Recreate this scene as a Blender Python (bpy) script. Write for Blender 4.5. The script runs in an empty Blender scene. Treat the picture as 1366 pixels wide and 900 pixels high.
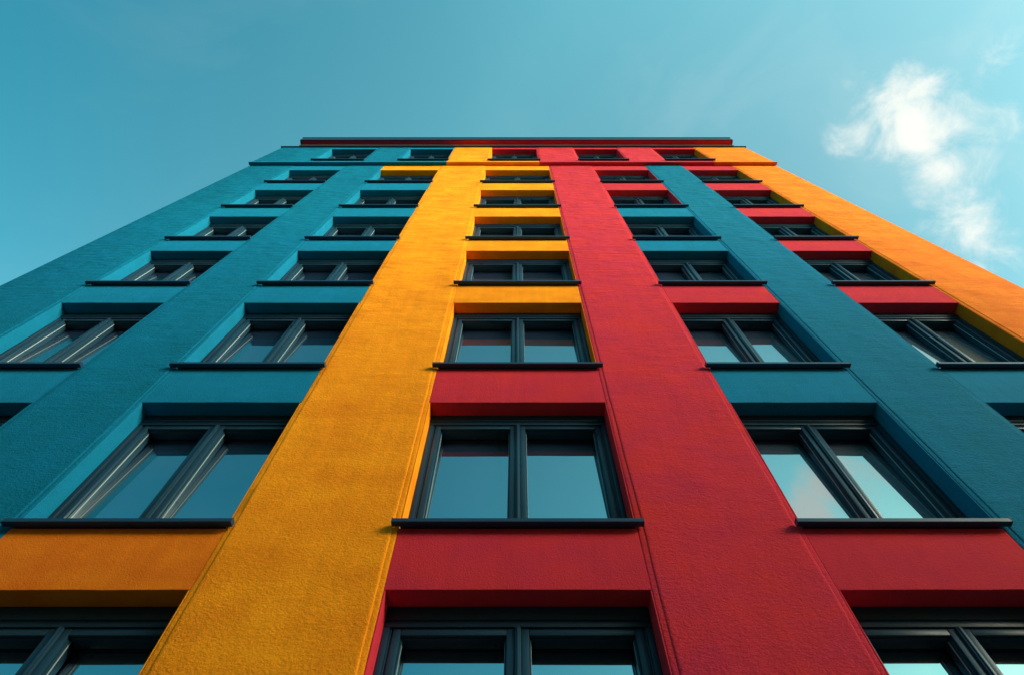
import bpy, bmesh, math, random
from mathutils import Vector, noise
random.seed(7)
S = bpy.context.scene
COL = S.collection
R = math.radians

# ------------------------------------------------------------------ camera
PITCH = 64.0
DIST = 4.045          # camera to facade plane (y = 0)
EYE = 1.6
cam = bpy.data.cameras.new('camera'); cam.sensor_width = 36.0
cam.lens = 820.0 / 1366.0 * 36.0
cam.shift_x = -0.0051
cam.clip_end = 5000.0
co = bpy.data.objects.new('camera', cam); COL.objects.link(co)
co.location = (0, -DIST, EYE); co.rotation_euler = (R(90 + PITCH), 0, 0)
S.camera = co

# ------------------------------------------------------------------ sun + sky
SUN_DIR = Vector((0.80, -0.50, 0.335)).normalized()
elev = math.asin(SUN_DIR.z); az = math.atan2(SUN_DIR.x, SUN_DIR.y)
sl = bpy.data.lights.new('sun', 'SUN'); sl.energy = 5.0; sl.angle = R(30); sl.color = (1.0, 0.90, 0.70)
so = bpy.data.objects.new('sun', sl); COL.objects.link(so)
so.rotation_euler = (-SUN_DIR).to_track_quat('-Z', 'Y').to_euler()
so.location = (30, -30, 40)

S.view_settings.view_transform = 'Standard'; S.view_settings.look = 'None'
S.view_settings.exposure = 0.24; S.view_settings.gamma = 1.0

w = bpy.data.worlds.new('World'); S.world = w; w.use_nodes = True
N = w.node_tree.nodes; L = w.node_tree.links; N.clear()
def nd(t, **k):
    n = N.new(t)
    for a, b in k.items(): setattr(n, a, b)
    return n
def vm(op, a=None, b=None):
    n = nd('ShaderNodeVectorMath', operation=op)
    for i, v in enumerate((a, b)):
        if v is None: continue
        if isinstance(v, (tuple, Vector)): n.inputs[i].default_value = tuple(v)
        else: L.new(v, n.inputs[i])
    return n
def mt(op, a=None, b=None, c=None, clamp=False):
    n = nd('ShaderNodeMath', operation=op, use_clamp=clamp)
    for i, v in enumerate((a, b, c)):
        if v is None: continue
        if isinstance(v, (int, float)): n.inputs[i].default_value = v
        else: L.new(v, n.inputs[i])
    return n.outputs[0]
def mrange(v, a, b, c=0.0, d=1.0, smooth=True):
    n = nd('ShaderNodeMapRange', interpolation_type='SMOOTHSTEP' if smooth else 'LINEAR')
    L.new(v, n.inputs['Value'])
    for k, x in zip(('From Min', 'From Max', 'To Min', 'To Max'), (a, b, c, d)): n.inputs[k].default_value = x
    return n.outputs['Result']
def mixc(f, a, b, mode='MIX'):
    n = nd('ShaderNodeMix', data_type='RGBA', blend_type=mode)
    if isinstance(f, (int, float)): n.inputs[0].default_value = f
    else: L.new(f, n.inputs[0])
    for i, v in ((6, a), (7, b)):
        if isinstance(v, tuple): n.inputs[i].default_value = (*v, 1) if len(v) == 3 else v
        else: L.new(v, n.inputs[i])
    return n.outputs[2]
tc = nd('ShaderNodeTexCoord'); D = tc.outputs['Generated']
sky = nd('ShaderNodeTexSky', sky_type='NISHITA', sun_disc=False)
sky.sun_elevation = elev; sky.sun_rotation = az
sky.altitude = 100; sky.air_density = 1.0; sky.dust_density = 0.8; sky.ozone_density = 1.0
# a hazier, greener blue, paler towards the sunny side
side = vm('DOT_PRODUCT', D, Vector((0.80, 0.55, -0.20)).normalized()).outputs['Value']
g = mrange(side, -0.70, -0.17, 0, 1, False); g2 = mrange(side, -0.17, 0.24, 0, 1, False)
tint = mixc(g2, mixc(g, (0.46, 2.60, 2.25), (2.1, 4.6, 3.3)), (2.7, 4.1, 2.9))
base = mixc(1.0, sky.outputs['Color'], tint, 'MULTIPLY')
# clouds, placed by compass direction
def pdir(px, py, flip=False):
    x = (px - 690) / 820.0; y = (450 - py) / 820.0
    F = Vector((0, math.cos(R(PITCH)), math.sin(R(PITCH)))); U = Vector((0, -math.sin(R(PITCH)), math.cos(R(PITCH))))
    v = (F + Vector((1, 0, 0)) * x + U * y).normalized()
    if flip:                                    # seen mirrored in the slightly leaning panes
        n = Vector((0, -1, 0.045)).normalized(); v = v - 2 * v.dot(n) * n
    return v
wn = nd('ShaderNodeTexNoise'); wn.inputs['Scale'].default_value = 9; wn.inputs['Detail'].default_value = 4
L.new(D, wn.inputs['Vector'])
wo = vm('SUBTRACT', wn.outputs['Color'], (0.5, 0.5, 0.5)).outputs[0]
ws = vm('SCALE', wo); ws.inputs['Scale'].default_value = 0.07
DW = vm('ADD', D, ws.outputs[0]).outputs[0]
blobs = [(1168, 150, 85, 0, .75), (1212, 128, 80, 0, .85), (1228, 180, 88, 0, 1.1), (1262, 235, 70, 0, 1.0), (1288, 292, 68, 0, .85),
         (1298, 160, 62, 0, .5), (1350, 75, 60, 0, .30), (1345, 190, 90, 0, .42), (1330, 330, 80, 0, .5), (1140, 175, 60, 0, .5),
         (1098, 655, 62, 1, 1.9), (1080, 700, 62, 1, 1.9), (1105, 620, 50, 1, 1.6), (1180, 640, 70, 1, .9), (1240, 470, 90, 1, .6)]
acc = None
for px, py, r, fl, wt in blobs:
    d = pdir(px, py, bool(fl)); rad = r / 820.0 * (820.0 / math.sqrt(820**2 + (px-690)**2 + (py-450)**2)) 
    dist = vm('DISTANCE', DW, d).outputs['Value']
    m = mrange(dist, rad * 1.0, 0.0, 0.0, wt)
    acc = m if acc is None else mt('MAXIMUM', mt('ADD', mt('MULTIPLY', acc, 0.35), m, None), acc)
cn = nd('ShaderNodeTexNoise'); cn.inputs['Scale'].default_value = 15; cn.inputs['Detail'].default_value = 12
cn.inputs['Roughness'].default_value = 0.62; cn.inputs['Distortion'].default_value = 0.5
L.new(D, cn.inputs['Vector'])
dens = mt('ADD', acc, mt('MULTIPLY', mt('SUBTRACT', cn.outputs['Fac'], 0.52), 3.0))
cl = mrange(dens, 0.05, 1.55, 0.0, 0.96)
cl = mt('MULTIPLY', cl, mrange(acc, 0.02, 0.25))
veil = nd('ShaderNodeTexNoise'); veil.inputs['Scale'].default_value = 3.2; veil.inputs['Detail'].default_value = 7; veil.inputs['Roughness'].default_value = .55; veil.inputs['Distortion'].default_value = 1.2
L.new(D, veil.inputs['Vector'])
base = mixc(mt('MULTIPLY', mrange(veil.outputs['Fac'], .48, .78), mrange(side, -0.2, 0.5, 0.03, 0.22)), base, (9.0, 9.3, 8.9))
base = mixc(cl, base, (9.8, 9.9, 9.2))
bg = nd('ShaderNodeBackground'); bg.inputs['Strength'].default_value = 0.090
L.new(base, bg.inputs['Color'])
out = nd('ShaderNodeOutputWorld'); L.new(bg.outputs[0], out.inputs['Surface'])

# ------------------------------------------------------------------ materials
def newmat(name):
    m = bpy.data.materials.new(name); m.use_nodes = True
    nt = m.node_tree; nt.nodes.clear()
    o = nt.nodes.new('ShaderNodeOutputMaterial'); p = nt.nodes.new('ShaderNodeBsdfPrincipled')
    nt.links.new(p.outputs[0], o.inputs[0])
    return m, nt, p
def tnoise(nt, src, scale, detail=4, rough=0.5, mapping=None, rot=None):
    t = nt.nodes.new('ShaderNodeTexNoise')
    t.inputs['Scale'].default_value = scale; t.inputs['Detail'].default_value = detail; t.inputs['Roughness'].default_value = rough
    if mapping:
        mp = nt.nodes.new('ShaderNodeMapping'); mp.inputs['Scale'].default_value = mapping
        if rot: mp.inputs['Rotation'].default_value = rot
        nt.links.new(src, mp.inputs['Vector']); src = mp.outputs[0]
    nt.links.new(src, t.inputs['Vector']); return t.outputs['Fac']
def stucco(name, col, rough_amt=1.0):
    m, nt, p = newmat(name)
    tcn = nt.nodes.new('ShaderNodeTexCoord'); src = tcn.outputs['Object']
    blot = tnoise(nt, src, 1.3, 5, 0.6, (1, 1, 1.6))
    fine = tnoise(nt, src, 70, 3, 0.65)
    def ramp(v, lo, hi, a=0.3, b=0.7):
        r = nt.nodes.new('ShaderNodeMapRange'); nt.links.new(v, r.inputs[0])
        r.inputs[1].default_value = a; r.inputs[2].default_value = b; r.inputs[3].default_value = lo; r.inputs[4].default_value = hi
        return r.outputs[0]
    def mul(a, b):
        q = nt.nodes.new('ShaderNodeMath'); q.operation = 'MULTIPLY'; nt.links.new(a, q.inputs[0]); nt.links.new(b, q.inputs[1]); return q.outputs[0]
    v = mul(ramp(blot, 0.88, 1.08), ramp(fine, 1 - 0.16 * rough_amt, 1 + 0.10 * rough_amt))
    # thin rain-dust streaks running down the plaster
    streak = tnoise(nt, src, 5, 4, 0.6, (1.6, 1.6, 0.10))
    v = mul(v, ramp(streak, 0.95, 1.03, 0.35, 0.65))
    hs = nt.nodes.new('ShaderNodeHueSaturation'); hs.inputs['Color'].default_value = (*col, 1)
    nt.links.new(v, hs.inputs['Value'])
    nt.links.new(ramp(blot, 0.495, 0.505), hs.inputs['Hue'])
    nt.links.new(hs.outputs[0], p.inputs['Base Color'])
    p.inputs['Roughness'].default_value = 0.88
    p.inputs['Specular IOR Level'].default_value = 0.05
    # relief: trowel ripples lying across, lumps, grain
    rip0 = tnoise(nt, src, 2.6, 4, 0.55, (0.9, 0.9, 2.6), (0, R(4), 0))
    sep = nt.nodes.new('ShaderNodeSeparateXYZ'); nt.links.new(src, sep.inputs[0])
    rip = mul(rip0, mul(ramp(sep.outputs['Z'], 0.18, 2.2, 5, 19), ramp(tnoise(nt, src, .9, 2), .3, 1.2)))
    lump = tnoise(nt, src, 22, 3, 0.6, (1, 1, 1.7))
    last = None
    for h, dist, st in ((rip, 0.034 * rough_amt, 1.0), (lump, 0.009 * rough_amt, 0.9), (fine, 0.0062, 1.0)):
        b = nt.nodes.new('ShaderNodeBump'); b.inputs['Distance'].default_value = dist; b.inputs['Strength'].default_value = st
        nt.links.new(h, b.inputs['Height'])
        if last: nt.links.new(last, b.inputs['Normal'])
        last = b.outputs[0]
    nt.links.new(last, p.inputs['Normal'])
    return m
C_Y = (0.96, 0.276, 0.009); C_R = (0.60, 0.030, 0.049); C_T = (0.003, 0.138, 0.242)
C_O = (0.80, 0.172, 0.010)
PM = {'Y': stucco('yellow_plaster', C_Y), 'R': stucco('red_plaster', C_R), 'T': stucco('teal_plaster', C_T), 'O': stucco('orange_plaster', C_O)}
SM = {'Y': stucco('smooth_yellow_plaster', C_Y, .3), 'R': stucco('smooth_red_plaster', C_R, .3), 'T': stucco('smooth_teal_plaster', (0.006, 0.170, 0.305), .3), 'O': stucco('smooth_orange_plaster', C_O, .3)}
def metal(name, col, rough=0.32, metallic=0.0, bump=0.0006):
    m, nt, p = newmat(name)
    tcn = nt.nodes.new('ShaderNodeTexCoord')
    nz = tnoise(nt, tcn.outputs['Object'], 2.5, 3, 0.5)
    r = nt.nodes.new('ShaderNodeMapRange'); nt.links.new(nz, r.inputs[0]); r.inputs[1].default_value = .3; r.inputs[2].default_value = .7
    r.inputs[3].default_value = rough * 0.75; r.inputs[4].default_value = rough * 1.3
    nt.links.new(r.outputs[0], p.inputs['Roughness'])
    p.inputs['Base Color'].default_value = (*col, 1); p.inputs['Metallic'].default_value = metallic; p.inputs['Specular IOR Level'].default_value = 0.25
    b = nt.nodes.new('ShaderNodeBump'); b.inputs['Distance'].default_value = bump
    f = tnoise(nt, tcn.outputs['Object'], 120, 2); nt.links.new(f, b.inputs['Height']); nt.links.new(b.outputs[0], p.inputs['Normal'])
    return m
M_FRAME = metal('slate_blue_frame', (0.010, 0.032, 0.058), 0.40)
M_SASH = metal('slate_blue_sash', (0.013, 0.042, 0.072), 0.34)
M_SILL = metal('dark_sill_metal', (0.012, 0.036, 0.075), 0.42)
M_GASKET = metal('pale_glazing_strip', (0.30, 0.38, 0.40), 0.35)
M_CAP = metal('navy_coping_metal', (0.006, 0.030, 0.06), 0.6)
M_FLASH = metal('pale_flashing', (0.55, 0.42, 0.42), 0.4)
def glass():
    m, nt, p = newmat('coated_glass')
    o = [n for n in nt.nodes if n.type == 'OUTPUT_MATERIAL'][0]
    p.inputs['Base Color'].default_value = (0.006, 0.014, 0.040, 1); p.inputs['Roughness'].default_value = 0.4
    gl = nt.nodes.new('ShaderNodeBsdfGlossy'); gl.inputs['Roughness'].default_value = 0.012; gl.inputs['Color'].default_value = (0.84, 0.98, 1.0, 1)
    tcn = nt.nodes.new('ShaderNodeTexCoord')
    b = nt.nodes.new('ShaderNodeBump'); b.inputs['Distance'].default_value = 0.0022; b.inputs['Strength'].default_value = 0.6
    nt.links.new(tnoise(nt, tcn.outputs['Object'], 1.6, 1), b.inputs['Height']); nt.links.new(b.outputs[0], gl.inputs['Normal'])
    fr = nt.nodes.new('ShaderNodeFresnel'); fr.inputs['IOR'].default_value = 4.6
    mx = nt.nodes.new('ShaderNodeMixShader'); nt.links.new(fr.outputs[0], mx.inputs[0])
    nt.links.new(p.outputs[0], mx.inputs[1]); nt.links.new(gl.outputs[0], mx.inputs[2]); nt.links.new(mx.outputs[0], o.inputs[0])
    return m
M_GLASS = glass()
def ground_mat(name, col, sc):
    m, nt, p = newmat(name); tcn = nt.nodes.new('ShaderNodeTexCoord')
    nz = tnoise(nt, tcn.outputs['Object'], sc, 6, .6)
    hs = nt.nodes.new('ShaderNodeHueSaturation'); hs.inputs['Color'].default_value = (*col, 1)
    r = nt.nodes.new('ShaderNodeMapRange'); nt.links.new(nz, r.inputs[0]); r.inputs[3].default_value = .7; r.inputs[4].default_value = 1.3
    nt.links.new(r.outputs[0], hs.inputs['Value']); nt.links.new(hs.outputs[0], p.inputs['Base Color']); p.inputs['Roughness'].default_value = .85
    return m

# ------------------------------------------------------------------ mesh helpers
def link(name, bm, mats, parent=None, smooth=False, label=None):
    me = bpy.data.meshes.new(name); bm.normal_update(); bm.to_mesh(me); bm.free()
    if not isinstance(mats, (list, tuple)): mats = [mats]
    for m in mats: me.materials.append(m)
    if smooth:
        for pl in me.polygons: pl.use_smooth = True
        me.set_sharp_from_angle(angle=R(38))
    o = bpy.data.objects.new(name, me); COL.objects.link(o)
    if parent: o.parent = parent
    if label: o['label'] = label
    return o
def box(bm, x0, x1, y0, y1, z0, z1, bev=0.0, mi=0):
    t = bmesh.new()
    v = [t.verts.new(p) for p in ((x0,y0,z0),(x1,y0,z0),(x1,y1,z0),(x0,y1,z0),(x0,y0,z1),(x1,y0,z1),(x1,y1,z1),(x0,y1,z1))]
    for f in ((0,3,2,1),(4,5,6,7),(0,1,5,4),(1,2,6,5),(2,3,7,6),(3,0,4,7)): t.faces.new([v[i] for i in f])
    if bev: bmesh.ops.bevel(t, geom=t.edges[:], offset=bev, segments=2, profile=0.5, affect='EDGES')
    for f in t.faces: f.material_index = mi
    me = bpy.data.meshes.new('tmp'); t.to_mesh(me); t.free(); bm.from_mesh(me); bpy.data.meshes.remove(me)
def wob(x, z, s, amp):
    return amp * noise.noise(Vector((x * 3.1 + s * 17.3, s * 5.7, z * 0.9))) + amp * 0.4 * noise.noise(Vector((x * 3.1, s * 3.3, z * 3.2)))
def strip_column(name, prof, z0, z1, mat, parent, seed, amp=0.010, step=0.16, label=None):
    """profile (x, y) polyline, counter-clockwise seen from above with the front at -y; extruded up with slight hand-made wander"""
    bm = bmesh.new(); n = max(2, int((z1 - z0) / step)); rings = []
    for i in range(n + 1):
        z = z0 + (z1 - z0) * i / n; ring = []
        for (x, y, k) in prof:
            dx = wob(x, z, seed + (0 if k >= 0 else 9), amp) * abs(k); dy = wob(x + 2, z, seed + 4, amp * 0.5) * abs(k)
            ring.append(bm.verts.new((x + dx, y + dy, z)))
        rings.append(ring)
    m = len(prof)
    for a, b in zip(rings, rings[1:]):
        for j in range(m):
            j2 = (j + 1) % m; bm.faces.new((a[j], a[j2], b[j2], b[j]))
    bm.faces.new(list(reversed(rings[0]))); bm.faces.new(rings[-1])
    return link(name, bm, mat, parent, True, label)
def pillar_prof(x0, x1, yb, yf, lip_l=True, lip_r=True, pr=0.007):
    """front at yf; raised field by pr with soft shoulders 6 cm in from each window edge"""
    p = [(x0, yb, 0)]
    p += [(x0, yf + 0.012, .3), (x0 + 0.004, yf + 0.003, .3), (x0 + 0.012, yf, .3)]
    if lip_l: p += [(x0 + 0.052, yf + 0.001, 1), (x0 + 0.058, yf - pr * .6, 1), (x0 + 0.066, yf - pr, 1), (x0 + 0.085, yf - pr, 1)]
    if lip_r: p += [(x1 - 0.085, yf - pr, -1), (x1 - 0.066, yf - pr, -1), (x1 - 0.058, yf - pr * .6, -1), (x1 - 0.052, yf + 0.001, -1)]
    p += [(x1 - 0.012, yf, -.3), (x1 - 0.004, yf + 0.003, -.3), (x1, yf + 0.012, -.3), (x1, yb, 0)]
    return p

# ------------------------------------------------------------------ ground
def struct(name, bm, mat):
    o = link(name, bm, mat); o['kind'] = 'structure'; return o
bm = bmesh.new(); box(bm, -900, 900, -900, 900, -0.4, -0.15); struct('ground', bm, ground_mat('ground_earth', (.16, .16, .14), .4))
bm = bmesh.new(); box(bm, -60, 60, -13.0, -6.0, -0.146, -0.142); struct('road', bm, ground_mat('asphalt', (.05, .05, .052), 30))
bm = bmesh.new(); box(bm, -60, 60, -5.999, 14, -0.146, 0.0, 0.01); struct('pavement', bm, ground_mat('paving', (.15, .14, .13), 6))
bm = bmesh.new(); box(bm, -60, 60, -30, -13.001, -0.146, 0.0, 0.01); struct('far_pavement', bm, ground_mat('far_paving', (.15, .14, .13), 6))

# ------------------------------------------------------------------ the apartment building
B = bpy.data.objects.new('apartment_building', None); COL.objects.link(B)
B['label'] = 'tall apartment building striped in teal, yellow and red plaster with rows of dark framed windows'
B['category'] = 'building'
def Z(rel): return rel + EYE
XL, XR = -9.38, 9.08
TOPL = Z(22.0)                      # underside of the projecting top storey
TOPS = Z(25.30)                     # underside of the roof slab
COLS = [(-7.75, -5.98), (-4.65, -2.67), (-1.09, 1.10), (2.62, 4.46), (5.77, 7.50)]
ROWS = [(1.30, 3.61), (4.30, 6.48), (7.32, 9.64), (10.42, 12.46), (13.20, 15.22), (16.08, 18.20), (19.14, 21.22)]
TCOLS = [(-7.28, -5.50), (-4.20, -2.50), (-1.00, 0.76), (2.22, 3.92), (5.30, 6.98)]
TROW = (22.38, 24.92)
FRONT_T = -0.10

# closed core behind the window plane, so no light passes
bm = bmesh.new(); box(bm, XL + .3, XR - .3, 0.42, 11.9, 0, TOPS - .05); link('inner_wall', bm, M_FRAME, B)
for nm, x0, x1, c in (('side_wall', XL, XL + .3, 'T'), ('side_wall', XR - .3, XR, 'Y')):
    bm = bmesh.new(); box(bm, x0, x1, 0.352, 12, 0, TOPS - 0.003); link(nm, bm, PM[c], B, label={'T': 'teal side wall', 'Y': 'yellow side wall'}[c])
bm = bmesh.new(); box(bm, XL, XR, 12.003, 12.3, 0, TOPS - 0.003); link('back_wall', bm, PM['T'], B)

# pillars
edges = [XL] + [v for c in COLS for v in c] + [XR]
pcols = ['T', 'T', 'Y', 'R', 'T', 'O']
pnames = ['teal', 'teal', 'yellow', 'red', 'teal', 'orange']
for i in range(6):
    x0, x1 = edges[2 * i], edges[2 * i + 1]
    pr = pillar_prof(x0, x1, 0.35, 0.0, i > 0, i < 5)
    strip_column('pillar', pr, 0.0, TOPL - 0.002, PM[pcols[i]], B, i + 1, 0.011, label='%s plaster pillar' % pnames[i])
tedges = [XL + .02] + [v for c in TCOLS for v in c] + [XR - .02]
for i in range(6):
    x0, x1 = tedges[2 * i], tedges[2 * i + 1]; c = 'TTYRRO'[i]
    pr = pillar_prof(x0, x1, 0.35, FRONT_T, i > 0, i < 5, 0.005)
    strip_column('upper_pillar', pr, TOPL + .0, TOPS, PM[c], B, i + 21, 0.008, label='%s top storey pillar' % {'T': 'teal', 'Y': 'yellow', 'R': 'red', 'O': 'orange'}[c])

# spandrels: colour of the band below each sill, column by column (row 0 = lowest)
BAND = [list('TTTTTTT'), list('YOTTTTT'), list('RRRYYYY'), list('RRTRTTR'), list('TTTRRRR')]
ABOVE = ['T', 'Y', 'Y', 'R', 'R']
CN = {'T': 'teal', 'Y': 'yellow', 'R': 'red', 'O': 'orange'}
for ci, (x0, x1) in enumerate(COLS):
    zs = [0.0] + [v for r in ROWS for v in (Z(r[0]), Z(r[1]))] + [TOPL - 0.002]
    for j in range(8):
        c = BAND[ci][j] if j < 7 else ABOVE[ci]
        z0, z1 = zs[2 * j], zs[2 * j + 1]
        bm = bmesh.new()
        # front face subdivided a little so its arrises are not ruler straight
        n = 14
        fr = []
        for k in range(n + 1):
            x = x0 + 0.0015 + (x1 - x0 - 0.003) * k / n
            zz = z0 + (0 if j == 0 else wob(x, z0, ci * 9 + j, 0.006))
            fr.append([bm.verts.new(p) for p in ((x, 0.345, z0), (x, 0.012, zz), (x, 0.006, zz + 0.004), (x, 0.004, zz + 0.014), (x, 0.004, z1 + 0.006 if j < 7 else z1), (x, 0.345, z1 + 0.006 if j < 7 else z1))])
        for a, b in zip(fr, fr[1:]):
            for q in range(6):
                q2 = (q + 1) % 6; bm.faces.new((a[q2], a[q], b[q], b[q2]))
        bm.faces.new(fr[0]); bm.faces.new(list(reversed(fr[-1])))
        link('spandrel', bm, SM[c], B, True, '%s plaster band' % CN[c])

# coloured linings of the reveals: (left, right) per column and row
def lining_cols(ci, j):
    if ci == 0: return 'T', 'T'
    if ci == 1: return 'T', 'Y'
    if ci == 2: return ('R' if j == 0 else 'Y'), ('O' if j >= 2 else 'R')
    if ci == 3: return 'R', ('R' if j >= 5 else 'T')
    return 'T', 'O'
def lining(x0, x1, z0, z1, yf, cl, cr):
    bm = bmesh.new(); box(bm, x0 + .002, x0 + .014, yf, 0.30, z0 + .004, z1 - .004, .003); link('reveal', bm, SM[cl], B, label='%s window reveal' % CN[cl])
    bm = bmesh.new(); box(bm, x1 - .014, x1 - .002, yf, 0.30, z0 + .004, z1 - .004, .003); link('reveal', bm, SM[cr], B, label='%s window reveal' % CN[cr])

def window(x0, x1, z0, z1, yp, open_l=0, sill_y=-0.085):
    """two-sash window whose frame face stands at y = yp"""
    a, b = x0 + .014, x1 - .014
    bm = bmesh.new()
    hb = 0.13
    box(bm, a, b, yp - .012, yp + .185, z1 - hb, z1 - .002, .006)                   # blind box
    box(bm, a, b, yp + .000, yp + .185, z1 - hb - .060, z1 - hb - .001, .005)       # head of outer frame
    box(bm, a, a + .055, yp + .002, yp + .185, z0, z1 - hb - .061, .005)
    box(bm, b - .055, b, yp + .002, yp + .185, z0, z1 - hb - .061, .005)
    box(bm, a + .056, b - .056, yp + .002, yp + .185, z0, z0 + .06, .005)
    # stepped inner rebate
    for q, d in ((.056, .018), (.070, .030)):
        box(bm, a + q, a + q + .0125, yp + d, yp + .185, z0 + .061, z1 - hb - .062, .002)
        box(bm, b - q - .0125, b - q, yp + d, yp + .185, z0 + .061, z1 - hb - .062, .002)
    wnd = link('window', bm, M_FRAME, B, True)
    zt = z1 - hb - .062; zb = z0 + .062; mid = (a + b) / 2
    ia, ib = a + .084, b - .084
    bm = bmesh.new()
    box(bm, mid - .026, mid + .026, yp - .004, yp + .185, zb, zt, .006)
    box(bm, mid - .010, mid + .010, yp - .014, yp - .0045, zb, zt, .004)
    link('mullion', bm, M_SASH, wnd, True)
    for s0, s1 in ((ia, mid - .028), (mid + .028, ib)):
        bm = bmesh.new(); st = .062
        y0 = yp + .016
        box(bm, s0, s0 + st, y0, yp + .18, zb, zt, .006); box(bm, s1 - st, s1, y0, yp + .18, zb, zt, .006)
        box(bm, s0 + st + .0005, s1 - st - .0005, y0 + .001, yp + .18, zt - st, zt, .006); box(bm, s0 + st + .0005, s1 - st - .0005, y0 + .001, yp + .18, zb, zb + st, .006)
        g0, g1 = s0 + st, s1 - st
        # sloping glazing bead and its pale edge
        for e0, e1 in ((g0 + .001, g0 + .012), (g1 - .012, g1 - .001)):
            box(bm, e0, e1, y0 + .030, yp + .16, zb + st + .001, zt - st - .001, .003)
        box(bm, g0 + .017, g1 - .017, y0 + .03, yp + .16, zt - st - .012, zt - st - .001, .003)
        box(bm, g0 + .0125, g0 + .0165, y0 + .055, y0 + .068, zb + st + .001, zt - st - .013, .001, 1)
        box(bm, g1 - .0165, g1 - .0125, y0 + .055, y0 + .068, zb + st + .001, zt - st - .013, .001, 1)
        link('sash', bm, [M_SASH, M_GASKET], wnd, True)
        bm = bmesh.new()
        box(bm, g0 + .013, g1 - .013, yp + .140, yp + .148, zb + st + .002, zt - st - .003)
        ta = random.uniform(-.006, .006); tb = random.uniform(-.006, .006)
        for v in bm.verts: v.co.y += (v.co.z - (zb + zt) / 2) * (0.045 + ta) + (v.co.x - (g0 + g1) / 2) * tb
        link('pane', bm, M_GLASS, wnd)
    # sheet-metal sill with upstand, drip lip and end caps
    bm = bmesh.new()
    sx0, sx1 = x0 - .055, x1 + .055
    prof = [(yp - .01, z0 + .062), (sill_y + .004, z0 + .050), (sill_y, z0 + .046), (sill_y, z0 + .004), (sill_y + .004, z0), (sill_y + .016, z0 + .002), (sill_y + .018, z0 + .030), (-0.002 if sill_y > -.1 else -.1, z0 + .034)]
    # front tongue (wider than the opening) and the part lying inside the opening
    def prism(pts, xa, xb):
        r = [[bm.verts.new((x, y, z)) for (y, z) in pts] for x in (xa, xb)]
        n = len(pts)
        for i in range(n): bm.faces.new((r[0][i], r[0][(i + 1) % n], r[1][(i + 1) % n], r[1][i]))
        bm.faces.new(list(reversed(r[0]))); bm.faces.new(r[1])
    fy = sill_y + .082 - .018      # just proud of the plaster
    slope = lambda y: z0 + .050 + (y - sill_y) * .045
    prism([(fy, slope(fy)), (sill_y + .004, z0 + .050), (sill_y, z0 + .046), (sill_y, z0 + .004), (sill_y + .005, z0), (fy, z0 + .004)], sx0, sx1)
    prism([(yp + .0, slope(yp)), (fy + .0005, slope(fy)), (fy + .0005, z0 + .028), (yp + .0, z0 + .030)], x0 + .0155, x1 - .0155)
    bmesh.ops.recalc_face_normals(bm, faces=bm.faces)
    for xa, xb in ((sx0 - .006, sx0 - .0005), (sx1 + .0005, sx1 + .006)):
        box(bm, xa, xb, sill_y - .002, fy, z0 - .002, z0 + .060, .0015)
    link('sill', bm, M_SILL, wnd, False)
    return wnd
for ci, (x0, x1) in enumerate(COLS):
    for j, (r0, r1) in enumerate(ROWS):
        z0, z1 = Z(r0), Z(r1)
        cl_, cr_ = lining_cols(ci, j)
        lining(x0, x1, z0 + .07, z1, 0.004, cl_, cr_)
        window(x0, x1, z0, z1, 0.205)

# top storey: bands under and over its windows, its ledge and windows
for ci, (x0, x1) in enumerate(TCOLS):
    z0, z1 = Z(TROW[0]), Z(TROW[1]); cb = 'TTYRR'[ci]
    bm = bmesh.new(); box(bm, x0 + .0015, x1 - .0015, FRONT_T + .004, 0.345, TOPL + .0, z0 + .006, .005); link('spandrel', bm, SM[cb], B, label='%s plaster band' % CN[cb])
    ch = 'TTRRR'[ci]
    bm = bmesh.new(); box(bm, x0 + .0015, x1 - .0015, FRONT_T + .004, 0.345, z1, TOPS, .005); link('spandrel', bm, SM[ch], B, label='%s plaster band' % CN[ch])
    lining(x0, x1, z0 + .07, z1, FRONT_T + .004, 'TTYRR'[ci], 'TTRRO'[ci])
    window(x0, x1, z0, z1, 0.12, 0, FRONT_T - 0.075)
LED = [(XL - .01, -4.3, 'T'), (-4.3, TCOLS[1][1] + .02, 'T'), (TCOLS[1][1] + .02, TCOLS[2][0] - .02, 'Y'), (TCOLS[2][0] - .02, TCOLS[2][1] + .02, 'Y'), (TCOLS[2][1] + .02, 6.9, 'R'), (6.9, XR + .01, 'O')]
for x0, x1, c in LED:
    bm = bmesh.new(); box(bm, x0 + .001, x1 - .001, FRONT_T - .030, -.018, TOPL - .03, TOPL + .075, .006)
    link('ledge', bm, SM[c], B, label='%s ledge below the top storey' % CN[c])

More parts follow.
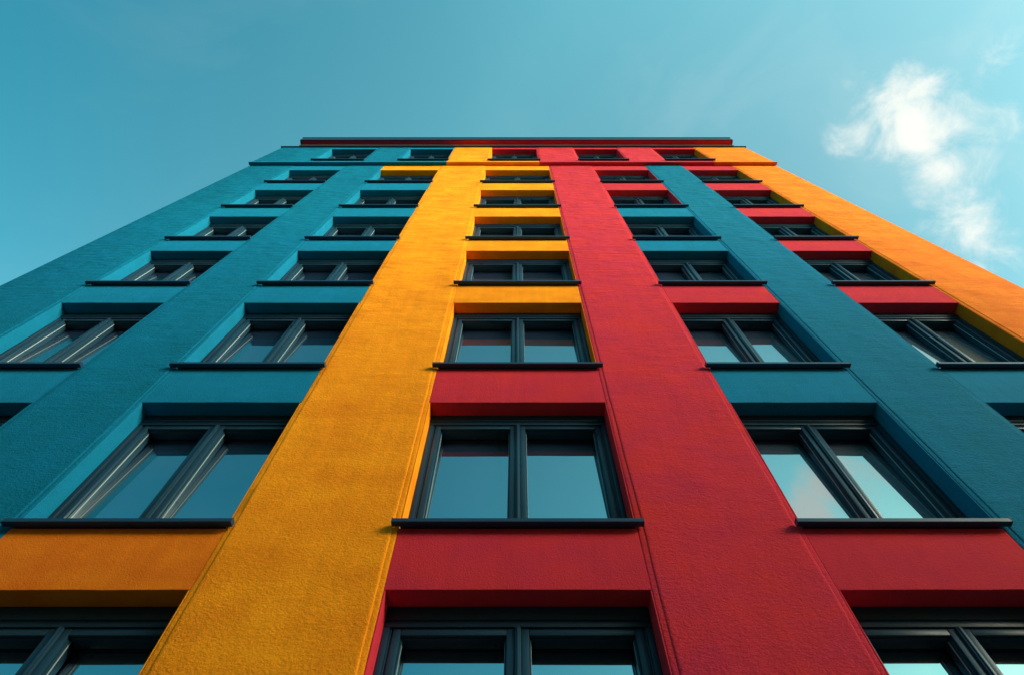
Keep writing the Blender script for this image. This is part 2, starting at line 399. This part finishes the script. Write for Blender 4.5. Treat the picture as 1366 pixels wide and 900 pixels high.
# roof: red soffit slab, pale flashing, navy coping
RX0, RX1, RY = -8.60, 8.54, -0.385
bm = bmesh.new(); box(bm, XL - .03, XR + .03, FRONT_T - .05, 12.3, TOPS + .003, TOPS + .05, .004); link('roof_trim', bm, M_SILL, B)
bm = bmesh.new(); box(bm, RX0 - .08, RX1 + .08, FRONT_T - .095, 12.0, TOPS + .053, TOPS + .10, .004); link('flashing', bm, M_FLASH, B)
bm = bmesh.new(); box(bm, RX0, RX1, RY + .03, 12.2, TOPS + .103, TOPS + .40, .006); link('roof_slab', bm, SM['R'], B)
bm = bmesh.new()
box(bm, RX0 - .02, RX1 + .02, RY - .005, RY + .028, TOPS + .08, TOPS + .50, .006)
for xa, xb in ((RX0 - .035, RX0 - .003), (RX1 + .003, RX1 + .035)): box(bm, xa, xb, RY + .029, 12.2, TOPS + .08, TOPS + .50, .006)
box(bm, RX0 - .05, RX1 + .05, RY - .03, 12.3, TOPS + .501, TOPS + .54, .006)
link('coping', bm, M_CAP, B)

# ------------------------------------------------------------------ unseen houses, added to shade the lower storeys; warm walls tint the bounce
def opposite(x0, x1, h, c, label, cat='building'):
    E = bpy.data.objects.new('shade_house', None); COL.objects.link(E); E.location = ((x0 + x1) / 2, -17, 0)
    E['label'] = label; E['category'] = cat; E['group'] = 'unseen houses added for shade'
    hw = (x1 - x0) / 2
    m = stucco('shade_house_plaster', c, .4)
    bm = bmesh.new(); box(bm, -hw, hw, -12, -.25, 0, h)
    n = int((x1 - x0) / 3.2); nf = int(h / 3.1)
    ww = (x1 - x0) / n
    for i in range(n + 1):
        xa = -hw + i * ww - .9; xb = xa + 1.8
        box(bm, max(xa, -hw), min(xb, hw), -.249, 0, 0, h)
    for i in range(n):
        for k in range(nf + 1):
            za = 0 if k == 0 else k * 3.1 - .6; zb = min(h, k * 3.1 + .8)
            box(bm, -hw + i * ww + .901, -hw + (i + 1) * ww - .901, -.249, -.006, za, zb)
    link('wall', bm, m, E)
    bm = bmesh.new(); box(bm, -hw - .1, hw + .1, -12.2, .35, h + .003, h + .35, .02); link('cornice', bm, M_CAP, E)
    for i in range(n):
        for k in range(nf):
            bm = bmesh.new(); xa = -hw + i * ww + .905; xb = -hw + (i + 1) * ww - .905
            zt = min(h, (k + 1) * 3.1 - .6)
            box(bm, xa, xb, -.24, -.19, k * 3.1 + .8, zt, .004); link('window', bm, M_FRAME, E)
opposite(-36, -12.05, 16.6, (.62, .34, .16), 'unseen ochre house added across the street for shade, farthest left of the three')
opposite(-12, 11.95, 16.2, (.58, .28, .13), 'unseen terracotta house added for shade directly across the street from the colourful building')
opposite(12, 50, 16.8, (.60, .32, .13), 'unseen amber house added across the street for shade, farthest right of the three')
